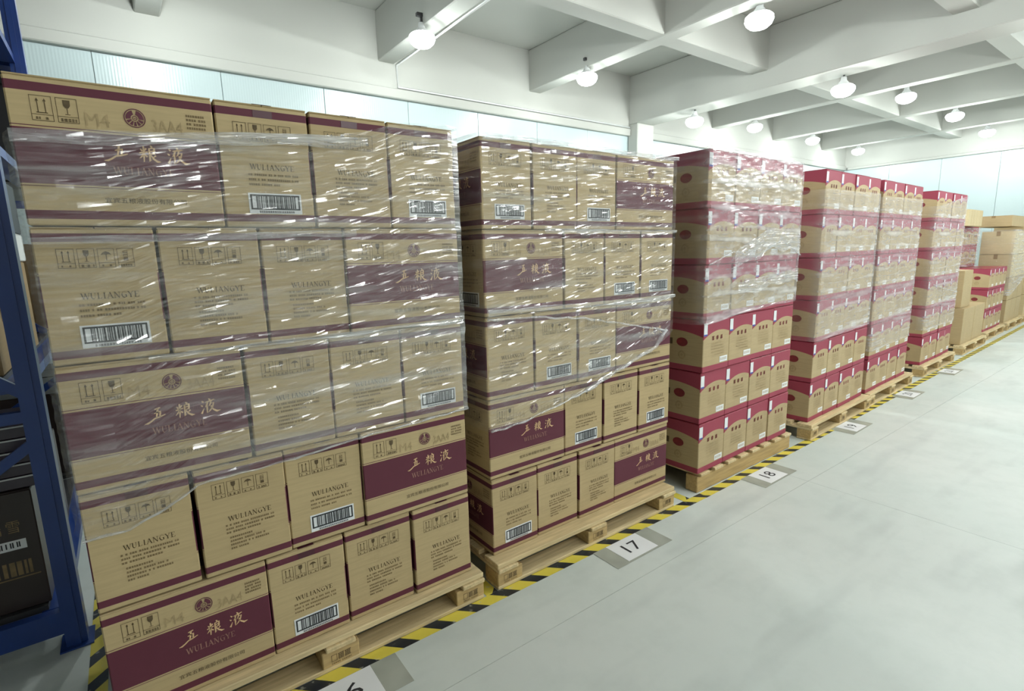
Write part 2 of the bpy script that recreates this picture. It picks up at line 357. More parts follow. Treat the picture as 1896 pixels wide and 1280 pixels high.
CAP = dict(W=([([(.02,1),(.28,0)],T_),([(.28,0),(.5,.95)],N_),([(.5,.95),(.74,0)],T_),([(.74,0),(.98,1)],N_)],[(.02,1),(.5,.98),(.98,1)],1.25),
    U=([([(.2,1),(.2,.3),(.34,.05),(.55,.03)],T_),([(.5,.03),(.72,.1),(.8,.35),(.8,1)],N_)],[(.2,1),(.8,1)],.95),
    L=([([(.25,1),(.25,0)],T_),([(.2,.03),(.85,.03)],N_),([(.84,.0),(.86,.26)],N_)],[(.25,1),(.2,0)],.8),
    I=([([(.5,1),(.5,0)],T_)],[(.5,1),(.5,0)],.5), A=([([(.5,1),(.1,0)],N_),([(.5,1),(.88,0)],T_),([(.24,.34),(.72,.34)],N_)],[(.1,0),(.88,0)],1.0),
    N=([([(.15,1),(.15,0)],N_),([(.15,1),(.85,0)],T_),([(.85,1),(.85,0)],N_)],[(.13,1),(.15,0),(.85,1)],1.0),
    G=([([(.9,.82),(.6,1),(.3,.9),(.14,.55)],N_),([(.16,.6),(.16,.4),(.3,.1),(.55,.0)],T_),([(.5,.0),(.75,.05),(.86,.16)],N_),([(.84,.45),(.84,.05)],T_)],[(.82,.45)],1.0),
    Y=([([(.1,1),(.5,.45)],T_),([(.9,1),(.5,.45)],N_),([(.5,.48),(.5,0)],T_)],[(.1,1),(.9,1),(.5,0)],.95),
    E=([([(.22,1),(.22,0)],T_),([(.2,.97),(.85,.97)],N_),([(.2,.52),(.68,.52)],N_),([(.2,.03),(.88,.03)],N_),([(.84,.98),(.86,.76)],N_),([(.87,.0),(.9,.26)],N_)],[(.2,1),(.2,0)],.85))
def caps(pr, text, x0, x1, y0, y1):
    tot = sum(CAP[c][2] for c in text)+0.12*(len(text)-1); k = (x1-x0)/tot; h = y1-y0; x = x0
    for c in text:
        st, ser, w = CAP[c]
        for pts, t in st: pr.stroke([(x+a*w*k, y0+b*h) for a, b in pts], t*h)
        for a, b in ser: yy = y0+b*h-(0.02*h if b > 0.5 else -0.02*h); pr.rect(x+a*w*k-.15*h, x+a*w*k+.15*h, yy-.028*h, yy+.028*h)
        x += (w+0.12)*k
# ---- care pictograms
def pic_box(pr, x, y, w, h, kind, rng):
    pr.frame(x, x+w, y, y+h, 0.0011); b = y+h*0.24; pr.rect(x, x+w, b, b+0.001)
    cx = x+w/2
    if kind == 'up':
        for d in (-0.17, 0.17):
            pr.rect(cx+d*w-.0009, cx+d*w+.0009, y+h*.34, y+h*.82); pr.poly([(cx+d*w-.075*w, y+h*.78), (cx+d*w+.075*w, y+h*.78), (cx+d*w, y+h*.9)])
        pr.rect(cx-.26*w, cx+.26*w, y+h*.31, y+h*.345); pr.tiny(x+.18*w, x+.40*w, y+.06*h, .10*h, rng); pr.tiny(x+.62*w, x+.84*w, y+.06*h, .10*h, rng)
    elif kind == 'glass':
        pr.poly([(cx-.17*w, y+h*.92), (cx-.16*w, y+h*.70), (cx-.07*w, y+h*.60), (cx+.07*w, y+h*.60), (cx+.16*w, y+h*.70), (cx+.17*w, y+h*.92)])
        pr.rect(cx-.0009, cx+.0009, y+h*.36, y+h*.6); pr.rect(cx-.12*w, cx+.12*w, y+h*.33, y+h*.355); pr.tiny(x+.14*w, x+.9*w, y+.05*h, .13*h, rng)
    elif kind == 'umbrella':
        pr.poly([(cx-.32*w, y+h*.66), (cx-.2*w, y+h*.79), (cx, y+h*.85), (cx+.2*w, y+h*.79), (cx+.32*w, y+h*.66), (cx+.15*w, y+h*.70), (cx, y+h*.66), (cx-.15*w, y+h*.70)])
        pr.rect(cx-.0009, cx+.0009, y+h*.38, y+h*.7); pr.tiny(x+.18*w, x+.40*w, y+.06*h, .10*h, rng); pr.tiny(x+.62*w, x+.84*w, y+.06*h, .10*h, rng)
    else:
        for k in range(3): pr.frame(cx-.14*w, cx+.14*w, y+h*(.56+.1*k), y+h*(.66+.1*k), 0.0009)
        pr.rect(cx-.14*w, cx+.14*w, y+h*.34, y+h*.52); pr.tiny(x+.14*w, x+.9*w, y+.05*h, .11*h, rng)
def emblem(pr, cx, cy, r):
    pr.ring(cx, cy, r*.90, r, 28)
    a = [(-10, 76), (104, 190), (199, 221), (230, 251), (260, 280), (289, 310), (319, 341)]
    for a0, a1 in a: pr.sector(cx, cy, r*.36, r*.82, math.radians(a0), math.radians(a1))
    pr.ring(cx, cy, r*.18, r*.25, 14); pr.stroke([(cx-.10*r, cy+.02*r), (cx, cy-.06*r), (cx+.10*r, cy+.02*r)], r*.06)

# ------------------------------------------------------------------ liquor carton prototype meshes
def liquor_meshes():
    rng = random.Random(4); h = H1; d = {}
    mb = MB(); mb.bbox(-L1/2, L1/2, -S1/2, S1/2, 0, h-0.004, 0.0035); d['body'] = mb.mesh('liquor_body', M['liquor'])
    mb = MB(); mb.bbox(-L1/2+.001, L1/2-.001, -S1/2+.001, -0.001, 0, 0.004, 0.001); d['flapA'] = mb.mesh('liquor_flap', M['kraft'])
    mb = MB(); mb.bbox(-L1/2+.001, L1/2-.001, 0.001, S1/2-.001, 0, 0.004, 0.001); d['flapB'] = mb.mesh('liquor_flap_far', M['kraft'])
    mb = MB(); e = .0008; w = .026
    mb.box(-L1/2-e, L1/2+e, -w, w, h, h+.0006); mb.box(-L1/2-e, -L1/2, -w, w, h*.897, h*.953); mb.box(L1/2, L1/2+e, -w, w, h*.897, h*.953); d['tape'] = mb.mesh('liquor_tape', M['tape'])
    # every printed element of a wide face and of a narrow face, one mesh each
    def pic(*q): p = Print(); pic_box(p, *q, rng); return p
    el = {}
    fine = Print()
    for k in range(4): fine.tiny(L1*.845, L1*.955, h*(.835-.03*k), h*.017, rng)
    name = Print(); name.text('宜宾五粮液股份有限公司', L1*.37, L1*.79, h*.165, h*.205)
    em = Print(); emblem(em, L1*.575, h*.785, L1*.055)
    word = Print(); caps(word, 'WULIANGYE', L1*.435, L1*.745, h*.375, h*.43)
    c1 = Print(); c1.text('M4', L1*.335, L1*.45, h*.70, h*.79); c2 = Print(); c2.text('3AA4', L1*.66, L1*.82, h*.70, h*.79)
    el['wide'] = [('pictogram', pic(L1*.10, h*.705, L1*.095, h*.165, 'up'), 'ink'), ('pictogram', pic(L1*.212, h*.705, L1*.095, h*.165, 'glass'), 'ink'), ('fine_print', fine, 'fineink'),
                  ('company_name', name, 'ink'), ('emblem', em, 'crimson'), ('brand_lettering', word, 'palegold'), ('stamped_code', c1, 'faint'), ('stamped_code', c2, 'faint')]
    el['wide'] += [('brand_character', p, 'gold') for p in brush(L1*.43, h*.475, h*.118)]
    for nm, lab in (('end', False), ('endlab', True)):
        word = Print(); caps(word, 'WULIANGYE', S1*.31, S1*.80, h*.475, h*.52); fine = Print()
        rows = [(.28, .84, .425), (.28, .84, .385), (.28, .62, .345)] if lab else [(.27, .83, .43), (.27, .83, .395), (.27, .66, .36), (.30, .56, .31), (.30, .70, .275), (.30, .74, .24), (.30, .50, .205)]
        for q, r, z in rows: fine.tiny(S1*q, S1*r, h*z, h*.017, rng)
        el[nm] = [('pictogram', pic(S1*(.17+.163*k), h*.705, S1*.14, h*.14, kd), 'ink') for k, kd in enumerate(('up', 'glass', 'umbrella', 'stack'))]
        el[nm] += [('brand_lettering', word, 'ink'), ('fine_print', fine, 'fineink')]
    for face, nms in (('front', ['wide']), ('back', ['wide']), ('left', ['end', 'endlab']), ('right', ['end'])):
        for nm in nms:
            d[(face, nm)] = []
            for part, pr, mt in el[nm]:
                mb = MB(); place(mb, pr, face, L1, S1); d[(face, nm)].append((part, mb.mesh(part, M[mt])))
    mb = MB(); mb.box(-L1/2-.0016, -L1/2, -S1*.35, S1*.245, h*.112, h*.282); d['label'] = mb.mesh('barcode_sticker', M['paper'])
    bars = Print(); x0, x1, y0, y1 = S1*.275, S1*.83, h*.145, h*.27; bars.frame(x0, x1, y0, y1, .0045); x = x0+.016
    while x < x1-.016:
        w = rng.choice((.0014, .002, .003, .0042)); bars.rect(x, x+w, y0+.004, y1-.004); x += w+rng.choice((.0014, .0022, .0034))
    bars.tiny(S1*.36, S1*.76, h*.119, h*.017, rng)
    mb = MB(); place(mb, bars, 'left', L1, S1, .0024); d['bars'] = mb.mesh('barcode_bars', M['black'])
    return d
LQ = liquor_meshes()
def liquor(label, group, loc, rz, barcode, faces=()):
    t = thing('liquor_carton', label, 'carton', loc, rz, group)
    link('body', LQ['body'], t)
    link('top_flap', LQ['flapA'], t, (0, 0, H1-.004)); link('top_flap', LQ['flapB'], t, (0, 0, H1-.004))
    link('tape', LQ['tape'], t)['label'] = 'maroon tape over the seam'
    for f in faces:
        for part, me in LQ[(f, 'wide' if f in ('front', 'back') else ('endlab' if barcode and f == 'left' else 'end'))]:
            o = link(part, me, t)
            if part == 'fine_print': o['kind'] = 'stuff'
            elif part == 'emblem': o['label'] = 'round maroon emblem'
            elif part == 'brand_character': o['label'] = 'gold brush character'
    if barcode:
        l = link('barcode_sticker', LQ['label'], t); l['label'] = 'white barcode sticker'; link('barcode', LQ['bars'], l)['kind'] = 'stuff'
    return t

# ------------------------------------------------------------------ red banded carton prototype meshes
def red_meshes():
    rng = random.Random(9); h = H2; d = {}
    mb = MB(); mb.bbox(-W2/2, W2/2, -D2/2, D2/2, 0, h-.003, .0035); d['body'] = mb.mesh('red_body', M['redbox'])
    mb = MB(); mb.bbox(-W2/2+.001, -.001, -D2/2+.001, D2/2-.001, 0, .003, .001); d['flapA'] = mb.mesh('red_flap', M['redtape'])
    mb = MB(); mb.bbox(.001, W2/2-.001, -D2/2+.001, D2/2-.001, 0, .003, .001); d['flapB'] = mb.mesh('red_flap_far', M['redtape'])
    d['print'] = []
    for k in range(3):
        pr = Print(); pr.blob(W2*(.36+.16*k), h*.635, h*.08, rng); mb = MB(); place(mb, pr, 'front', W2, D2); d['print'].append(mb.mesh('name_character', M['redink']))
    ov = Print(); ov.disc(D2*.66, h*.55, h*.085, 1.45); bl = Print(); bl.poly([(D2*.36, h*.49), (D2*.50, h*.49), (D2*.50, h*.61), (D2*.36, h*.61)])
    mb = MB(); place(mb, ov, 'left', W2, D2); d['oval'] = mb.mesh('oval_emblem', M['redink']); mb = MB(); place(mb, bl, 'left', W2, D2); d['blockmark'] = mb.mesh('block_mark', M['ink'])
    f = Print()
    for k in range(5): f.tiny(W2*.30, W2*.80, h*(.52-.055*k), h*.022, rng)
    fs = Print(); fs.ring(D2*.66, h*.30, h*.05, h*.085, 16); fs.disc(D2*.66, h*.30, h*.03)
    mb = MB(); place(mb, fs, 'left', W2, D2); d['round'] = mb.mesh('round_seal', M['faint'])
    mb = MB(); place(mb, f, 'front', W2, D2); d['faint'] = mb.mesh('red_faint', M['faint'])
    mb = MB(); mb.box(-W2/2+.002, -W2/2+.036, -D2/2-.0012, -D2/2, h*.70, h*.94, 0); mb.box(-W2/2+.002, -W2/2+.036, -D2/2-.0016, -D2/2-.0012, h*.70, h*.73, 1); d['seal'] = mb.mesh('seal_sticker', [M['paper'], M['bluepr']])
    mb = MB(); mb.box(W2*.14, W2*.44, -D2/2-.0012, -D2/2, h*.135, h*.245, 0); d['label'] = mb.mesh('batch_label', M['paper']); mb = MB()
    for k in range(6): mb.box(W2*(.17+.042*k), W2*(.185+.042*k), -D2/2-.0016, -D2/2-.0012, h*.165, h*.22)
    d['code'] = mb.mesh('batch_code', M['faint'])
    return d
RD = red_meshes()
def redcarton(label, group, loc, rz, detail=True, side=False):
    t = thing('red_banded_carton', label, 'carton', loc, rz, group)
    link('body', RD['body'], t); link('top_flap', RD['flapA'], t, (0, 0, H2-.003)); link('top_flap', RD['flapB'], t, (0, 0, H2-.003))
    if side:
        link('oval_emblem', RD['oval'], t)['label'] = 'dark red oval emblem'; link('block_mark', RD['blockmark'], t); link('round_seal', RD['round'], t)
    if detail:
        for q in RD['print']: link('name_character', q, t)
        link('fine_print', RD['faint'], t)['kind'] = 'stuff'; link('seal_sticker', RD['seal'], t)['label'] = 'white corner sticker'
        l = link('batch_label', RD['label'], t); l['label'] = 'small white label'; link('batch_code', RD['code'], l)['kind'] = 'stuff'
    return t
_ck = {}
def plain_carton(name, label, loc, size, mat, rz=0.0, group=None, cat='carton', extra=None):
    key = (size, mat)
    if key not in _ck:
        w, d, h = size; mb = MB(); mb.bbox(-w/2, w/2, -d/2, d/2, 0, h-.003, .004); a = mb.mesh('carton_body', M[mat])
        mb = MB(); mb.bbox(-w/2+.001, w/2-.001, -d/2+.001, -.001, 0, .003, .001); mb2 = MB(); mb2.bbox(-w/2+.001, w/2-.001, .001, d/2-.001, 0, .003, .001)
        mb3 = MB(); mb3.box(-w/2-.001, w/2+.001, -.024, .024, h, h+.0006); mb3.box(-w/2-.001, -w/2, -.024, .024, h*.8, h); mb3.box(w/2, w/2+.001, -.024, .024, h*.8, h)
        _ck[key] = (a, mb.mesh('flap', M[mat]), mb2.mesh('flap', M[mat]), mb3.mesh('tape', M['kraftbrown' if mat != 'darkbox' else 'blackbox']))
    a, b, c, e = _ck[key]; t = thing(name, label, cat, loc, rz, group)
    link('body', a, t); link('top_flap', b, t, (0, 0, size[2]-.003)); link('top_flap', c, t, (0, 0, size[2]-.003)); link('tape', e, t)
    return t

# ------------------------------------------------------------------ pallets
def pallet_parts():
    d = {}
    mb = MB(); mb.bbox(-.6, .6, -.052, .052, 0, .022, .003); d['board'] = mb.mesh('deck_board', M['wood'])
    mb = MB(); mb.bbox(-.6, .6, -.05, .05, 0, .016, .003); d['low'] = mb.mesh('bottom_board', M['wood'])
    mb = MB(); mb.bbox(-.5, .5, -.052, .052, 0, .018, .003); d['cross'] = mb.mesh('cross_board', M['wood'])
    mb = MB(); mb.bbox(-.065, .065, -.05, .05, 0, .062, .003); d['block'] = mb.mesh('block', M['woodend'])
    rng = random.Random(3); p = Print(); p.frame(.03, .05, .018, .044, .002); p.blob(.064, .031, .024, rng); p.blob(.088, .031, .024, rng); p.tiny(.03, .10, .008, .006, rng)
    mb = MB(); place(mb, p, 'front', .13, .10); d['stamp'] = mb.mesh('stamp', M['fineink'])
    mb = MB(); mb.bbox(-.56, .56, -.04, .04, 0, .10, .004); d['bearer'] = mb.mesh('bearer', M['woodend'])
    mb = MB(); mb.bbox(-.5, .5, -.045, .045, 0, .018, .003); d['slat'] = mb.mesh('slat', M['wood'])
    return d
PL = pallet_parts()
def block_pallet(label, loc, rz=0.0):
    t = thing('wooden_pallet', label, 'pallet', loc, rz, 'pallets along the aisle')
    for k in range(7): link('deck_board', PL['board'], t, (0, .052+k*.146, .0977))
    for x in (-.548, 0, .548): link('cross_board', PL['cross'], t, (x, .49, .0797), (0, 0, PI/2))
    for j, y in enumerate((.05, .49, .93)):
        for x in (-.535, 0, .535):
            b = link('block', PL['block'], t, (x, y, .0177))
            if j == 0: link('stamp', PL['stamp'], b)['kind'] = 'stuff'
        link('bottom_board', PL['low'], t, (0, y, .0015))
    return t
def slat_pallet(label, loc, rz=0.0):
    t = thing('slatted_pallet', label, 'pallet', loc, rz, 'pallets along the aisle')
    for y in (.05, .5, .95): link('bearer', PL['bearer'], t, (0, y, .0015))
    for k in range(8): link('slat', PL['slat'], t, (-.5+k/7*1.0, .495, .1017), (0, 0, PI/2))
    return t

# ================================================================== STRUCTURE
X0, X1, Y0, Y1, ZC = -5.0, 14.0, -9.6, 4.4, 4.15
mb = MB(); mb.box(X0-.1, X1+.1, Y0-.1, Y1+.1, -.08, -.004); FL = struct('floor', mb, M['floorbase'])
edges_y = [Y0, -3.6, -.358, Y1]; edges_x = [X0, 2.2, 8.1, X1]
for a, b in zip(edges_y, edges_y[1:]):
    for c, d in zip(edges_x, edges_x[1:]):
        mb = MB(); mb.box(c+.0008, d-.0008, a+.0008, b-.0008, -.004, 0); link('slab', mb.mesh('slab', M['floor']), FL)
mb = MB(); mb.box(X0-.1, X1+.1, Y0-.1, Y1+.1, ZC, ZC+.1); struct('ceiling', mb, M['plaster'])
BX = [-2.77, -.55, 1.74, 3.95, 6.12, 8.30, 10.5, 12.75]
for k, x in enumerate(BX):
    w, zb = (.20, 3.42) if abs(x-6.12) < .01 else (.10, 3.62)
    mb = MB(); mb.bbox(x-w, x+w, Y0, Y1, zb, ZC, .01); struct('trim_%d' % (k+1), mb, M['plaster'])
for k, y in enumerate((2.2, .12, -2.0, -4.2, -6.4)):
    mb = MB(); mb.bbox(X0, X1, y-.11, y+.11, 3.63, ZC, .01); struct('trim_%d' % (k+9), mb, M['plaster'])
def panel_wall(name, upto, axis, lo, hi, pos):
    mb = MB()
    if axis == 'x': mb.box(lo, hi, pos+.03, pos+.12, 0, ZC)
    else: mb.box(pos+.03, pos+.12, lo, hi, 0, ZC)
    w = struct(name, mb, M['plaster']); n = int(round(hi-lo)); st = (hi-lo)/n
    mp = MB()
    if axis == 'x': mp.bbox(.002, st-.002, pos, pos+.03, 0, upto, .003)
    else: mp.bbox(pos, pos+.03, .002, st-.002, 0, upto, .003)
    me = mp.mesh('wall_panel', M['panel'])
    for k in range(n): link('panel', me, w, (lo+k*st, 0, 0) if axis == 'x' else (0, lo+k*st, 0))
    return w
panel_wall('wall_back', 3.24, 'x', X0, X1, Y1)
panel_wall('wall_far', 3.24, 'y', Y0, Y1, X1)
mb = MB(); mb.box(X0-.12, X0, Y0, Y1, 0, ZC); struct('wall_near', mb, M['plaster'])
mb = MB(); mb.box(X0, X1, Y0-.12, Y0, 0, ZC); struct('wall_front', mb, M['plaster'])
mb = MB(); mb.bbox(X0, X1, Y1-.06, Y1+.03, 3.24, 3.35, .01); struct('trim_14', mb, M['plaster'])
mb = MB(); mb.bbox(X1-.06, X1+.03, Y0, Y1-.1, 3.24, 3.30, .01); struct('trim_15', mb, M['plaster'])
mb = MB(); mb.box(X0, X1, Y1-.03, Y1+.03, 3.35, ZC); struct('trim_16', mb, M['plaster'])
mb = MB(); mb.box(X1-.02, X1+.03, Y0, Y1, 3.30, ZC); struct('trim_17', mb, M['plaster'])
mb = MB(); mb.bbox(5.92, 6.32, 4.20, Y1, 0, 3.42, .012); struct('trim_18', mb, M['plaster'])

# ================================================================== LAMPS
def lamp_meshes():
    d = {}
    mb = MB(); mb.bbox(-.05, .05, -.02, .02, .20, .235, .004); mb.tube([(0, 0, .13), (0, 0, .205)], .012, 8); d['bracket'] = mb.mesh('bracket', M['darkmetal'])
    mb = MB(); mb.lathe([(.001, .15), (.028, .148), (.034, .11), (.06, .075), (.098, .056), (.104, .046)], 18); d['housing'] = mb.mesh('housing', M['lampwhite'], True)
    mb = MB(); mb.lathe([(.100, .05), (.124, .03), (.128, .0), (.112, -.035), (.08, -.062), (.04, -.076), (.001, -.08)], 16); d['bulb'] = mb.mesh('diffuser', M['bulb'], True)
    return d
LP = lamp_meshes()
LGT = bpy.data.lights.new('lamp_light', 'POINT'); LGT.energy = LAMP_WATTS; LGT.color = LAMP_COLOR; LGT.shadow_soft_size = .06
def lamp(label, loc, group='ceiling lamps'):
    t = thing('ceiling_lamp', label, 'lamp', loc, 0, group)
    link('bracket', LP['bracket'], t); link('housing', LP['housing'], t); link('diffuser', LP['bulb'], t)['label'] = 'glowing white diffuser'
    o = link('lamp_light', LGT, t, (0, 0, -.09))
ordn = ['nearest', 'second', 'third', 'fourth', 'fifth', 'farthest']
for k, p in enumerate([(1.63, 3.26, 3.50), (3.87, 3.26, 3.50), (6.05, 3.24, 3.25), (8.37, 3.62, 3.50), (10.6, 3.64, 3.50), (12.9, 3.68, 3.50)]):
    lamp('glowing white ceiling lamp, %s in the row along the back wall' % ordn[k], p)
for k, p in enumerate([(4.06, 1.18, 3.50), (6.25, 1.32, 3.25), (8.5, 1.40, 3.50), (10.65, 1.37, 3.50), (13.0, 1.45, 3.50)]):
    lamp('glowing white ceiling lamp, %s in the row above the aisle side' % (['nearest', 'second', 'third', 'fourth', 'farthest'][k]), p)
for kx, x in enumerate((-.55, 1.74, 3.95, 6.12, 8.30, 10.5, 12.75)):
    for ky, y in enumerate((3.3, 1.3, -.9, -3.1, -5.3, -7.5)):
        if (y > 3 and x > 1) or (y == 1.3 and x > 3) or (x < 1 and -5 < y < 3) or (y < -7 and x > 6.2): continue  # both aisle lamps on the first crossbeam are added to brighten the nearest stack
        lamp('ceiling lamp out of view, %s crossbeam from the rack, %s row from the back wall' % (['first', 'second', 'third', 'fourth', 'fifth', 'sixth', 'last'][kx], ['first', 'second', 'third', 'fourth', 'fifth', 'last'][ky]), (x, y, 3.25 if x == 6.12 else 3.50))

# ================================================================== FLOOR MARKINGS
def strip(label, p0, p1, w=.056):
    d = Vector(p1)-Vector(p0); n = d.length; m = max(2, int(n/.3)); mb = MB()
    vs = [(n*i/m, sy*w/2, .0008+zz) for i in range(m+1) for sy, zz in ((-1, 0), (1, 0))]
    mb.box(0, n, -w/2, w/2, 0.0003, .0012)
    o = link('hazard_tape', mb.mesh('hazard_tape', M['stripes']), None, (p0[0], p0[1], 0), (0, 0, math.atan2(d.y, d.x)))
    tag(o, label, 'tape', 'yellow and black hazard tape')
strip('yellow and black hazard tape along the aisle, nearest length past sign 17', (-1.9, -.072), (1.55, -.070))
strip('yellow and black hazard tape along the aisle beside sign 18', (1.551, -.070), (2.90, -.045))
strip('hazard tape along the aisle, far length beyond sign 18', (2.901, -.045), (11.8, .22))
strip('hazard tape running back beside the blue rack', (-1.262, -.03), (-1.262, 2.2))
strip('short hazard tape running back between the two nearest pallets', (.075, -.042), (.075, 1.4))
strip('hazard tape running back between the second and third pallets', (1.425, -.042), (1.425, 1.4))
def sign(num, x, y, rz, lab):
    t = thing('floor_sign', lab, 'sign', (x, y, 0), rz, 'numbered floor signs')
    mb = MB(); mb.box(-.19, .20, -.085, .075, .0012, .0017); o = link('adhesive_patch', mb.mesh('adhesive_patch', M['tapeclear']), t); o['label'] = 'grey clear-tape patch'
    mb = MB(); mb.box(-.105, .105, -.0735, .0735, .0017, .0026); sh = link('sheet', mb.mesh('sign_sheet', M['paper']), t)
    p = Print(); p.text(num, -.048, .048, -.034, .036); mb = MB(); mb.add([(a, b, .0032) for a, b in p.v], p.f); link('number', mb.mesh('number', M['black']), sh)
for num, x, y, rz, lab in (('16', -.594, -.175, 0, 'white paper floor sign reading 16, cut by the picture edge'), ('17', .809, -.172, 0, 'white paper floor sign reading 17, before the second stack'),
        ('18', 2.102, -.160, .01, 'white paper floor sign reading 18, before the slatted pallet'), ('19', 3.47, -.105, .03, 'white paper floor sign, third beyond the one reading 16'),
        ('20', 4.86, -.055, .03, 'white paper floor sign, second beyond the one reading 18'), ('21', 6.24, -.015, .03, 'white paper floor sign, farthest along the tape')):
    sign(num, x, y, rz, lab)

# ================================================================== STACKS OF LIQUOR CARTONS
LAYER = ['bottom', 'second', 'third', 'fourth', 'top']; POS = ['leftmost', 'second', 'third', 'rightmost']
def liquor_stack(nm, xl, yf, pats, codes, seed):
    rng = random.Random(seed); zb = .1205
    for k, (pat, code) in enumerate(zip(pats, codes)):
        x = xl; z = zb+k*(H1+.0035); ws = [L1 if c == 'L' else S1 for c in pat]; slack = (1.190-sum(ws))
        gaps = [rng.uniform(.3, 1) for _ in range(3)]; gs = sum(gaps)
        if nm == 'nearest stack' and k == 1: gaps = [1.7, .7, .5]; gs = sum(gaps)
        for j, c in enumerate(pat):
            w = ws[j]; dep = S1 if c == 'L' else L1; jy = rng.uniform(-.004, .006); rz = rng.uniform(-.004, .004)
            b = code[j] == '1'; face = 'wide maroon-panel face' if c == 'L' else ('narrow end with barcode' if b else 'plain narrow end')
            lab = 'kraft carton, %s, %s from left, %s layer of %s' % (face, POS[j], LAYER[k], nm)
            lab = lab.replace('leftmost from left', 'leftmost').replace('rightmost from left', 'rightmost')
            liquor(lab, 'liquor cartons of the '+nm, (x+w/2, yf+dep/2+jy, z), rz+(0 if c == 'L' else PI/2), b,
                   (['front']+(['left'] if j == 0 else [])+(['right'] if j == 3 else [])) if c == 'L' else (['left']+(['back'] if j == 0 else [])+(['front'] if j == 3 else [])))
            liquor('kraft carton in the rear row behind the %s one, %s layer of %s' % (POS[j], LAYER[k], nm), 'rear cartons of the '+nm, (x+w/2, yf+dep*1.5+.012, z), (0 if c == 'L' else PI/2), False)
            x += w+(slack*gaps[j]/gs if j < 3 else 0)
A, B = 'LSSS', 'SSSL'
block_pallet('wooden pallet under the nearest stack of maroon-banded cartons', (-.567, -.045, 0))
liquor_stack('nearest stack', -1.190, 0.0, [A, B, A, B, A], ['0100', '0010', '0001', '1000', '0101'], 1)
block_pallet('wooden pallet under the second stack, beside sign 17', (.706, -.045, 0))
liquor_stack('second stack', .132, .026, [B, A, B, A, B], ['1000', '0101', '0110', '1011', '1010'], 2)

# ================================================================== STACKS OF RED BANDED CARTONS
NTH = ['lowest', 'second', 'third', 'fourth', 'fifth', 'topmost']; COLN = ['leftmost', 'second', 'third', 'rightmost']
def xf(px, py, rz, x, y): c, s = math.cos(rz), math.sin(rz); return px+c*x-s*y, py+s*x+c*y
def red_stack(nm, px, py, rz, layers=6, cols=4, gap=0.0, seed=0, rear=True, z0=.1205):
    rng = random.Random(seed)
    for k in range(layers):
        z = z0+k*(H2+.0025); g0 = gap
        for j in range(cols):
            x = W2/2+j*(W2+.003)+(g0 if j >= 2 else 0); jy = rng.uniform(-.004, .005)
            wx, wy = xf(px, py, rz, x, D2/2+jy)
            redcarton('red-banded kraft carton, %s from left, %s layer from floor, %s' % (COLN[j], NTH[k], nm) if 0 < j < 3 else 'red-banded kraft carton, %s, %s layer from floor, %s' % (COLN[j], NTH[k], nm),
                      'red-banded cartons, '+nm, (wx, wy, z), rz+rng.uniform(-.005, .005), True, j == 0)
        if rear:
            wx, wy = xf(px, py, rz, W2/2, D2*1.5+.012)
            redcarton('red-banded carton behind the leftmost, %s layer from floor, %s' % (NTH[k], nm), 'rear red-banded cartons, '+nm, (wx, wy, z), rz, False, True)
            for j in (1, 2, 3):
                wx, wy = xf(px, py, rz, W2/2+j*(W2+.003)+(g0 if j >= 2 else 0), D2*1.5+.012)
                redcarton('red-banded carton in the rear row behind the %s one, %s layer, %s' % (COLN[j], NTH[k], nm), 'rear red-banded cartons, '+nm, (wx, wy, z), rz, False)
slat_pallet('slatted wooden pallet with board ends showing, beside sign 18', (2.10, -.035, 0), .012)
red_stack('stack by sign 18', 1.535, -.035, .03, seed=5)
block_pallet('wooden pallet under the stack beside the fourth floor sign', (3.50, -.03, 0), .04)
red_stack('fourth stack', 2.95, -.005, .045, seed=6)
block_pallet('wooden pallet under the fifth stack of red-banded cartons', (4.72, .03, 0), .04)
red_stack('fifth stack', 4.11, .045, .045, seed=7)
block_pallet('wooden pallet under the sixth stack, last tall one', (6.30, .09, 0), .03)
red_stack('sixth stack', 5.74, .125, .03, gap=.03, seed=8)

# ---- low far pallets
block_pallet('wooden pallet under the low stack of plain cartons', (7.98, .16, 0), .03)
plain_carton('plain_carton', 'large plain kraft carton on the pallet past the sixth stack, left half', (7.70, .42, .1205), (.54, .44, .46), 'kraft', .03, 'plain far cartons')
plain_carton('plain_carton', 'large plain kraft carton on the pallet past the sixth stack, right half', (8.25, .435, .1205), (.54, .44, .46), 'kraft', .03, 'plain far cartons')
plain_carton('plain_carton', 'tall plain kraft carton standing on the low stack past the sixth stack', (7.70, .43, .583), (.42, .36, .47), 'kraft', .03, 'plain far cartons')
block_pallet('wooden pallet under the far red-banded cartons, three layers high', (9.40, .24, 0), .03)
red_stack('short far stack', 8.86, .28, .03, layers=3, cols=4, seed=9, rear=False)
for k in range(5):
    for j in range(3):
        wx, wy = xf(8.84, .28, .03, .21+j*.41, .40+.15)
        redcarton('red-banded carton, wide side forward, %s from left, layer %s behind short far stack' % (COLN[j], NTH[k]) if j else 'red-banded carton, wide side forward, leftmost, layer %s behind short far stack' % NTH[k],
                  'wrapped far cartons', (wx, wy, .1205+k*(H2+.0025)), .03+PI/2, False, True)
for j in range(5):
    wx, wy = xf(8.84, .28, .03, .12+j*.165, .52)
    plain_carton('slim_carton', 'slim pale kraft carton, %s in the row topping the far wrapped stack' % ['first', 'second', 'third', 'fourth', 'fifth'][j], (wx, wy, 1.636), (.16, .40, .235), 'kraftpale', .03, 'slim cartons in a row')
block_pallet('wooden pallet second from the far right end', (10.75, .27, 0), .03)
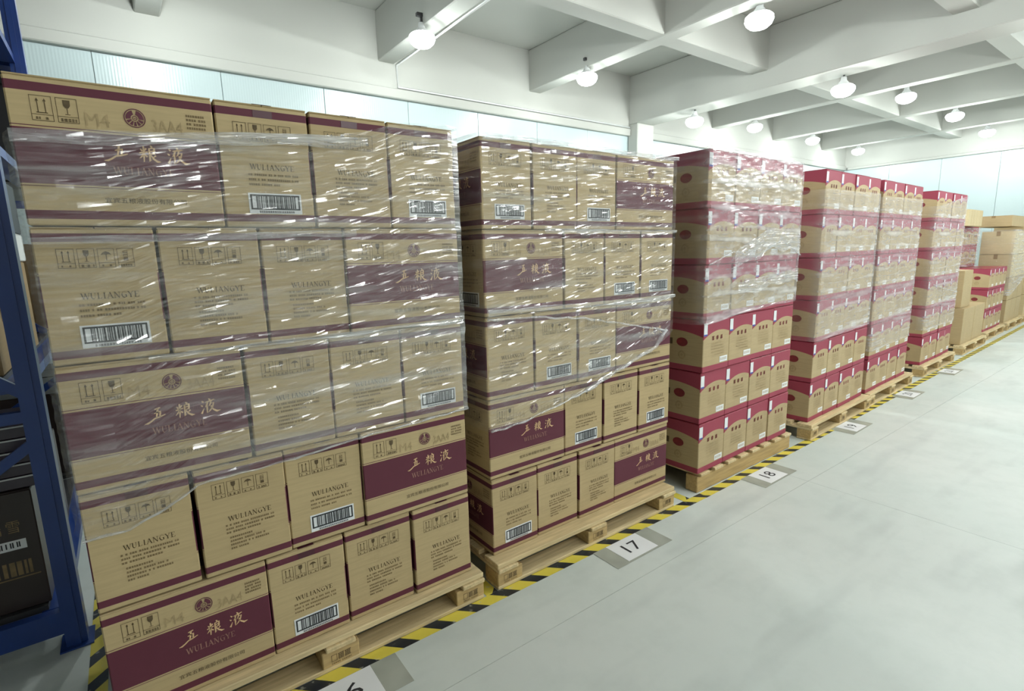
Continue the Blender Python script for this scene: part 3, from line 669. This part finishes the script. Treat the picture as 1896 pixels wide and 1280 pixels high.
for k in range(4):
    for j in range(3):
        wx, wy = xf(10.17, .31, .03, .19+j*.385, .2)
        plain_carton('plain_carton', 'plain kraft carton, %s in %s layer of wrapped far-right stack' % (['left', 'middle', 'right'][j], NTH[k]), (wx, wy, .1205+k*.36), (.375, .40, .356), 'kraftpale' if k > 1 else 'kraft', .03, 'far right cartons')
plain_carton('plain_carton', 'long plain kraft carton lying on top of the far-right stack', (10.75, .62, 1.63), (1.1, .45, .17), 'kraft', .03, 'far right cartons')
block_pallet('wooden pallet at the far right end of the row', (12.1, .31, 0), .03)
for k in range(4):
    plain_carton('plain_carton', 'plain kraft carton, %s layer of the stack at the picture\'s right edge' % NTH[k], (12.1, .62, .1205+k*.36), (1.1, .55, .356), 'kraftpale', .03, 'cartons at right edge')
plain_carton('plain_carton', 'long kraft carton on top of the stack at the right edge', (12.1, .62, 1.565), (1.15, .5, .2), 'kraft', .03, 'cartons at right edge')

# ================================================================== STRETCH FILM
def film(label, px, py, rz, w, d, top, bot, mat, seed, lid=0.0, ropes=(), off=.0175, amp=1.0, dz=.0075, fz=75.0, sk=0.0, dx=.034, bands=()):
    rd = .03; pts = []
    segs = [((0, 0), (w, 0), (0, -1)), ((w, 0), (w, d), (1, 0)), ((w, d), (0, d), (0, 1)), ((0, d), (0, 0), (-1, 0))]
    for (ax, ay), (bx, by), (nx, ny) in segs:
        n = int(max(8, round(math.hypot(bx-ax, by-ay)/(dx if ny == -1 else (dx*1.3 if nx == -1 else .08)))))
        ln = math.hypot(bx-ax, by-ay)
        for i in range(n):
            t = i/n; q = min(t, 1-t)*ln; k = max(0, 1-q/rd); 
            pts.append((ax+(bx-ax)*t, ay+(by-ay)*t, nx, ny, k))
    rows = max(20, int((max(v for _, v in top)-min(v for _, v in bot))/dz)); mb = MB(); vs = []; N = len(pts)
    for r in range(rows+1):
        f = r/rows
        for i, (x, y, nx, ny, k) in enumerate(pts):
            zt = lerp(top, x); zb = lerp(bot, x); s = x+y+(3 if ny > 0 or nx > 0 else 0)
            ed = .012*noise.noise((s*1.3, seed*3.1, 7.0))+.006*noise.noise((s*6, seed, 2.0))
            ff = f+(.32*noise.noise((s*7, r*1.7, seed+3))/rows if 0 < r < rows else 0)
            z = zb+ed+(zt-zb+.004*noise.noise((s*4, seed, 9.0)))*ff if f < 1 else zt
            zz = z+sk*s; q = (.45+.55*abs(noise.noise((s*2.5, zz*6, seed+9)))*1.6)*(1 if ny < 0 else .4)
            o = off-.002*k+amp*(.0084*q*noise.noise((s*4.2, zz*fz, seed))+.0024*noise.noise((s*27, zz*fz*.5, seed+5)))
            if r < 2: o += .004
            vs.append((x+nx*o, y+ny*o, z))
    for r in range(rows):
        for i in range(N): j = (i+1) % N; mb.f.append((r*N+i, r*N+j, (r+1)*N+j, (r+1)*N+i)); mb.mi.append(0)
    mb.v = vs
    if lid:
        base = len(mb.v)
        for q in (1, 2):
            for i, (x, y, nx, ny, k) in enumerate(pts):
                ins = lid*q/2*(.8+.5*noise.noise((i*.1, q, seed))); cx = max(-.01+ins, min(w+.01-ins, x)); cy = max(-.01+ins, min(d+.01-ins, y))
                mb.v.append((cx, cy, max(v for _, v in top)+.006+.005*q*abs(noise.noise((i*.25, q*2., seed)))))
        rr = [rows*N, base, base+N]
        for a, b in zip(rr, rr[1:]):
            for i in range(N): j = (i+1) % N; mb.f.append((a+i, a+j, b+j, b+i)); mb.mi.append(0)
    me = mb.mesh('stretch_film', M[mat])
    t = thing('stretch_film', label, 'film', (px, py, 0), rz, 'stretch film on the stacks')
    link('film_sheet', me, t)
    for tab, hgt in bands:
        bm_ = MB(); nx_ = int((tab[-1][0]-tab[0][0])/.03); nz_ = max(3, int(hgt/.006))
        for r in range(nz_+1):
            for i in range(nx_+1):
                x = tab[0][0]+(tab[-1][0]-tab[0][0])*i/nx_; z = lerp(tab, x)-hgt*r/nz_*(.75+.5*noise.noise((x*5, 3, seed)))
                bm_.v.append((x, -off-.009+.0045*noise.noise((x*6, z*110, seed+2)), z+.004*noise.noise((x*7, 1, seed))))
        for r in range(nz_):
            for i in range(nx_): q = r*(nx_+1)+i; bm_.f.append((q+nx_+1, q+nx_+2, q+1, q)); bm_.mi.append(0)
        link('overlap_band', bm_.mesh('overlap_band', M['band']), t)['label'] = 'whitish overlap band of film'
    for pth, r0 in ropes:
        dense = []
        for a, b in zip(pth, pth[1:]):
            m = max(3, int((Vector(b)-Vector(a)).length/.012))
            dense += [tuple(Vector(a).lerp(Vector(b), i/m)) for i in range(m)]
        dense.append(pth[-1]); rd_ = [r0*(.75+.7*abs(noise.noise((i*.35, seed, 1.)))) for i in range(len(dense))]
        dense = [(x+.004*noise.noise((i*.2, 1, seed)), y+.003*noise.noise((i*.3, 2, seed)), z+.005*noise.noise((i*.22, 3, seed))) for i, (x, y, z) in enumerate(dense)]
        rb = MB(); rb.tube(dense, rd_, 7); e = link('bunched_edge', rb.mesh('bunched_edge', M['rope'], True), t); e['label'] = 'twisted bunched film edge'
    return t
y_ = -.019
film('clear stretch film round the upper part of the nearest stack', -1.192, -.001, 0, 1.194, .87,
     [(0, 1.735), (.2, 1.748), (.45, 1.77), (.70, 1.79), (.86, 1.82), (.98, 1.862), (1.19, 1.876)], [(0, .70), (.1, .70), (.19, .735), (.27, .78), (.42, .785), (.55, .79), (.8, .81), (1.19, .82)], 'film1', 1.3, bands=[([(0, 1.737), (.2, 1.75), (.45, 1.772), (.70, 1.792), (.86, 1.80)], .05), ([(0, 1.49), (.5, 1.50), (.8, 1.51)], .028), ([(.2, 1.175), (.7, 1.18), (1.19, 1.185)], .02)],
     ropes=[([(0, y_, .70), (.1, y_, .70), (.19, y_, .735), (.27, y_, .78), (.42, y_, .785), (.55, y_, .79), (.8, y_, .81), (1.195, y_, .825)], .004)])
film('clear stretch film round the second stack with a twisted tail', .130, .025, 0, 1.194, .87,
     [(0, 1.876), (1.19, 1.876)], [(0, .69), (.15, .70), (.34, .73), (.54, .77), (.80, .85), (1.05, .92), (1.19, .99)], 'film2', 2.6, lid=.10, bands=[([(0, 1.875), (1.19, 1.875)], .03), ([(0, 1.20), (.6, 1.19), (1.19, 1.185)], .03), ([(.3, 1.52), (1.19, 1.515)], .025)],
     ropes=[([(0, y_, 1.16), (.25, y_, 1.15), (.52, y_, 1.12), (.80, y_, 1.065), (1.13, y_, 1.0)], .006), ([(1.13, y_, 1.0), (1.05, y_, .92), (.80, y_, .85), (.54, y_, .77)], .010), ([(.54, y_, .77), (.34, y_, .73), (.15, y_, .70), (0, y_, .69)], .005)])
film('cloudy stretch film round the upper half of the stack by sign 18', 1.533, -.037, .03, 1.085, .82, [(0, 1.945), (1.1, 1.945)], [(0, 1.0), (.3, 1.03), (.7, 1.05), (1.1, 1.06)], 'film3', 3.9, lid=.06, bands=[([(.25, 1.40), (.6, 1.52), (1.05, 1.50)], .16), ([(.3, 1.22), (1.05, 1.28)], .10)], amp=.6, fz=40., sk=.4, dx=.05, dz=.006,
     ropes=[([(0, y_, 1.33), (.25, y_, 1.40), (.5, y_, 1.36), (.8, y_, 1.46), (1.08, y_, 1.36)], .005)])
film('milky stretch film round the upper part of the fourth stack', 2.948, -.007, .045, 1.085, .82, [(0, 1.80), (1.1, 1.82)], [(0, .73), (1.1, .76)], 'film4', 5.1, amp=.35, fz=45., sk=.5, dx=.05, dz=.007)
film('milky stretch film round most of the fifth stack', 4.108, .043, .045, 1.085, .82, [(0, 1.80), (1.1, 1.82)], [(0, .50), (1.1, .52)], 'film4', 6.4, amp=.35, fz=45., sk=.5, dx=.05, dz=.007)
film('milky stretch film round most of the sixth stack', 5.738, .123, .03, 1.115, .82, [(0, 1.78), (1.1, 1.93)], [(0, .50), (1.1, .50)], 'film4', 7.7, amp=.35, fz=45., sk=.3, dx=.05, dz=.008,
     ropes=[([(.1, y_, .98), (.6, y_, .90), (1.1, y_, .84)], .006)])
film('cloudy film round the upper layers behind the short far stack', 8.85, .69, .03, 1.22, .30, [(0, 1.615), (1.2, 1.615)], [(0, 1.04), (1.2, 1.03)], 'film3', 8.1, amp=.6, fz=40., dz=.01)
film('milky film round the upper part of the far-right stack', 10.165, .308, .03, 1.155, .42, [(0, 1.58), (1.2, 1.58)], [(0, .55), (.3, .60), (1.2, .85)], 'film4', 9.2, amp=.7, fz=30., dz=.01, sk=.6)

# ================================================================== BLUE RACK
RX = -1.33
rk = thing('storage_rack', 'blue steel storage rack beside the nearest stack', 'rack', (RX, .69, 0))
def upright(x, y, zt):
    mb = MB(); mb.box(x-.032, x+.032, y-.004, y, 0, zt); mb.box(x-.032, x-.028, y, y+.06, 0, zt); mb.box(x+.028, x+.032, y, y+.06, 0, zt)
    mb.box(x-.012, x+.012, y-.009, y-.004, 0, zt); mb.box(x-.05, x+.05, y-.03, y+.09, 0, .006); link('upright', mb.mesh('upright', M['steelblue']), rk)
def bar(nm, a, b, w, dp):
    a, b = Vector(a), Vector(b); d = (b-a).normalized(); sd = d.cross(Vector((0, 1, 0)) if abs(d.y) < .9 else Vector((1, 0, 0))).normalized(); n = d.cross(sd)
    vs = [p+sd*w/2*i+n*dp/2*j for p in (a, b) for i, j in ((-1, -1), (1, -1), (1, 1), (-1, 1))]
    mb = MB(); mb.add(vs, [(0, 1, 2, 3), (7, 6, 5, 4), (0, 4, 5, 1), (1, 5, 6, 2), (2, 6, 7, 3), (3, 7, 4, 0)]); link(nm, mb.mesh(nm, M['steelblue']), rk)
for y in (0, 1.56):
    for x in (0, -.85): upright(x, y, 3.0)
    bar('strut', (-.028, y+.03, .90), (-.82, y+.03, .90), .04, .03); bar('strut', (-.028, y+.03, 1.75), (-.82, y+.03, 1.75), .04, .03)
    bar('brace', (-.02, y+.03, .98), (-.82, y+.03, 1.68), .035, .02); bar('brace', (-.02, y+.03, .80), (-.82, y+.03, .22), .035, .02)
    bar('brace', (-.02, y+.03, 1.83), (-.82, y+.03, 2.6), .035, .02)
bar('beam', (-.028, .03, .10), (-.82, .03, .10), .09, .04)
for z in (.12, 1.0, 1.86, 2.5):
    for x in (-.05, -.80): bar('beam', (x, .065, z), (x, 1.555, z), .04, .08)
    mb = MB(); mb.box(-.78, -.07, .07, 1.55, z+.015, z+.038); link('shelf', mb.mesh('shelf', M['darkmetal']), rk)
def dark_carton(label, loc, size, prints=True):
    t = plain_carton('dark_carton', label, loc, size, 'darkbox', 0, 'dark cartons on the rack')
    if prints:
        w, d, h = size; rng = random.Random(7); p = Print()
        p.text('虎', w*.60, w*.68, h*.66, h*.76); p.text('瑞', w*.71, w*.79, h*.66, h*.76); p.text('雪', w*.82, w*.90, h*.66, h*.76)
        x = w*.45
        while x < w*.93: q = rng.uniform(.006, .016); p.rect(x, x+q, h*.30, h*.42); x += q+rng.uniform(.004, .01)
        p.rect(w*.1, w*.97, h*.275, h*.285)
        mb = MB(); place(mb, p, 'front', w, d); link('gold_print', mb.mesh('gold_print', M['goldprint']), t)
        p = Print(); p.rect(w*.60, w*.92, h*.52, h*.60); mb = MB(); place(mb, p, 'front', w, d, .0016); l = link('label_strip', mb.mesh('label_strip', M['paper']), t)
        p = Print(); x = w*.62
        while x < w*.90: p.rect(x, x+.004, h*.54, h*.585); x += rng.choice((.006, .009, .012))
        mb = MB(); place(mb, p, 'front', w, d, .0022); link('barcode', mb.mesh('barcode', M['black']), l)
    return t
dark_carton('dark brown carton with gold print on the lowest rack shelf', (RX-.29, .95, .1595), (.46, .34, .46))
dark_carton('dark brown carton behind the gold-printed one on the lowest rack shelf', (RX-.29, 1.42, .1595), (.46, .46, .46), False)
for k in range(5):
    t = thing('flat_box', 'flat dark violet gift box with pale edges, %s in the pile on the dark carton' % ['lowest', 'second', 'middle', 'fourth', 'topmost'][k], 'box', (RX-.27, .96, .622+k*.047), 0, 'flat gift boxes on the rack')
    mb = MB(); mb.bbox(-.24, .24, -.17, .17, 0, .045, .003); link('body', mb.mesh('flat_body', M['purplebox']), t)
    mb = MB(); mb.box(-.241, .241, -.1725, -.17, .039, .0445); mb.box(.24, .2425, -.17, .17, .039, .0445); link('pale_edge', mb.mesh('pale_edge', M['greybox']), t)
plain_carton('brown_carton', 'brown carton on the middle rack shelf behind the upright, lower of two', (RX-.30, .97, 1.0395), (.46, .36, .225), 'kraftbrown', 0, 'brown cartons on the rack')
plain_carton('brown_carton', 'brown carton on the middle rack shelf behind the upright, upper of two', (RX-.30, .97, 1.266), (.46, .36, .225), 'kraftbrown', .01, 'brown cartons on the rack')
plain_carton('brown_carton', 'brown carton deeper on the middle rack shelf, in the gap beside the upright', (RX-.26, 1.45, 1.0395), (.40, .46, .40), 'kraftbrown', 0, 'brown cartons on the rack')
plain_carton('pale_carton', 'pale grey carton on the brown cartons of the middle rack shelf', (RX-.28, .98, 1.493), (.42, .34, .14), 'greybox', 0, None)
plain_carton('pale_carton', 'pale grey carton deeper on the middle rack shelf, beside the upright', (RX-.25, 1.45, 1.4415), (.40, .46, .12), 'greybox', 0, None)
plain_carton('black_carton', 'black carton topping the pale one, deeper on the rack', (RX-.25, 1.45, 1.5635), (.40, .46, .22), 'blackbox', 0, None)
plain_carton('brown_carton', 'brown carton on the upper rack shelf beside the nearest stack', (RX-.26, 1.30, 1.8995), (.40, .50, .30), 'kraftbrown', 0, 'brown cartons on the rack')
plain_carton('black_carton', 'black carton high on the rack, top left corner of the picture', (RX-.26, 1.45, 2.5395), (.42, .5, .34), 'blackbox', 0, None)

# ---- second bay of the rack, glimpsed in the gap beside the nearest stack
for z in (.12, 1.0, 1.86, 2.5):
    for x in (-.05, -.80): bar('beam', (x, 1.625, z), (x, 3.0, z), .04, .08)
    mb = MB(); mb.box(-.78, -.07, 1.63, 2.99, z+.015, z+.038); link('shelf', mb.mesh('shelf', M['darkmetal']), rk)
for x in (0, -.85): upright(x, 3.0, 2.55)
for nm, mt, z, lb in (('dark_carton', 'darkbox', .1595, 'dark carton on the lowest shelf of the farther rack bay'), ('brown_carton', 'kraftbrown', 1.0395, 'brown carton on the middle shelf of the farther rack bay'),
                  ('black_carton', 'blackbox', 1.8995, 'black carton on the upper shelf of the farther rack bay')):
    plain_carton(nm, lb+', nearer one', (RX-.27, 2.68, z), (.46, .62, .50), mt, 0, None); plain_carton(nm, lb+', farther one', (RX-.27, 3.33, z), (.46, .62, .50), mt, 0, None)
# ================================================================== CONDUIT
def pipe(label, pts, r=.012):
    mb = MB(); mb.tube(pts, r, 8); o = link('conduit_pipe', mb.mesh('conduit_pipe', M['conduit'], True)); tag(o, label, 'pipe', None)
pipe('thin grey conduit along the ceiling beam and down the back wall', [(1.86, -2.0, 3.61), (1.86, 4.35, 3.61), (1.86, 4.35, 3.37), (5.9, 4.35, 3.37)])
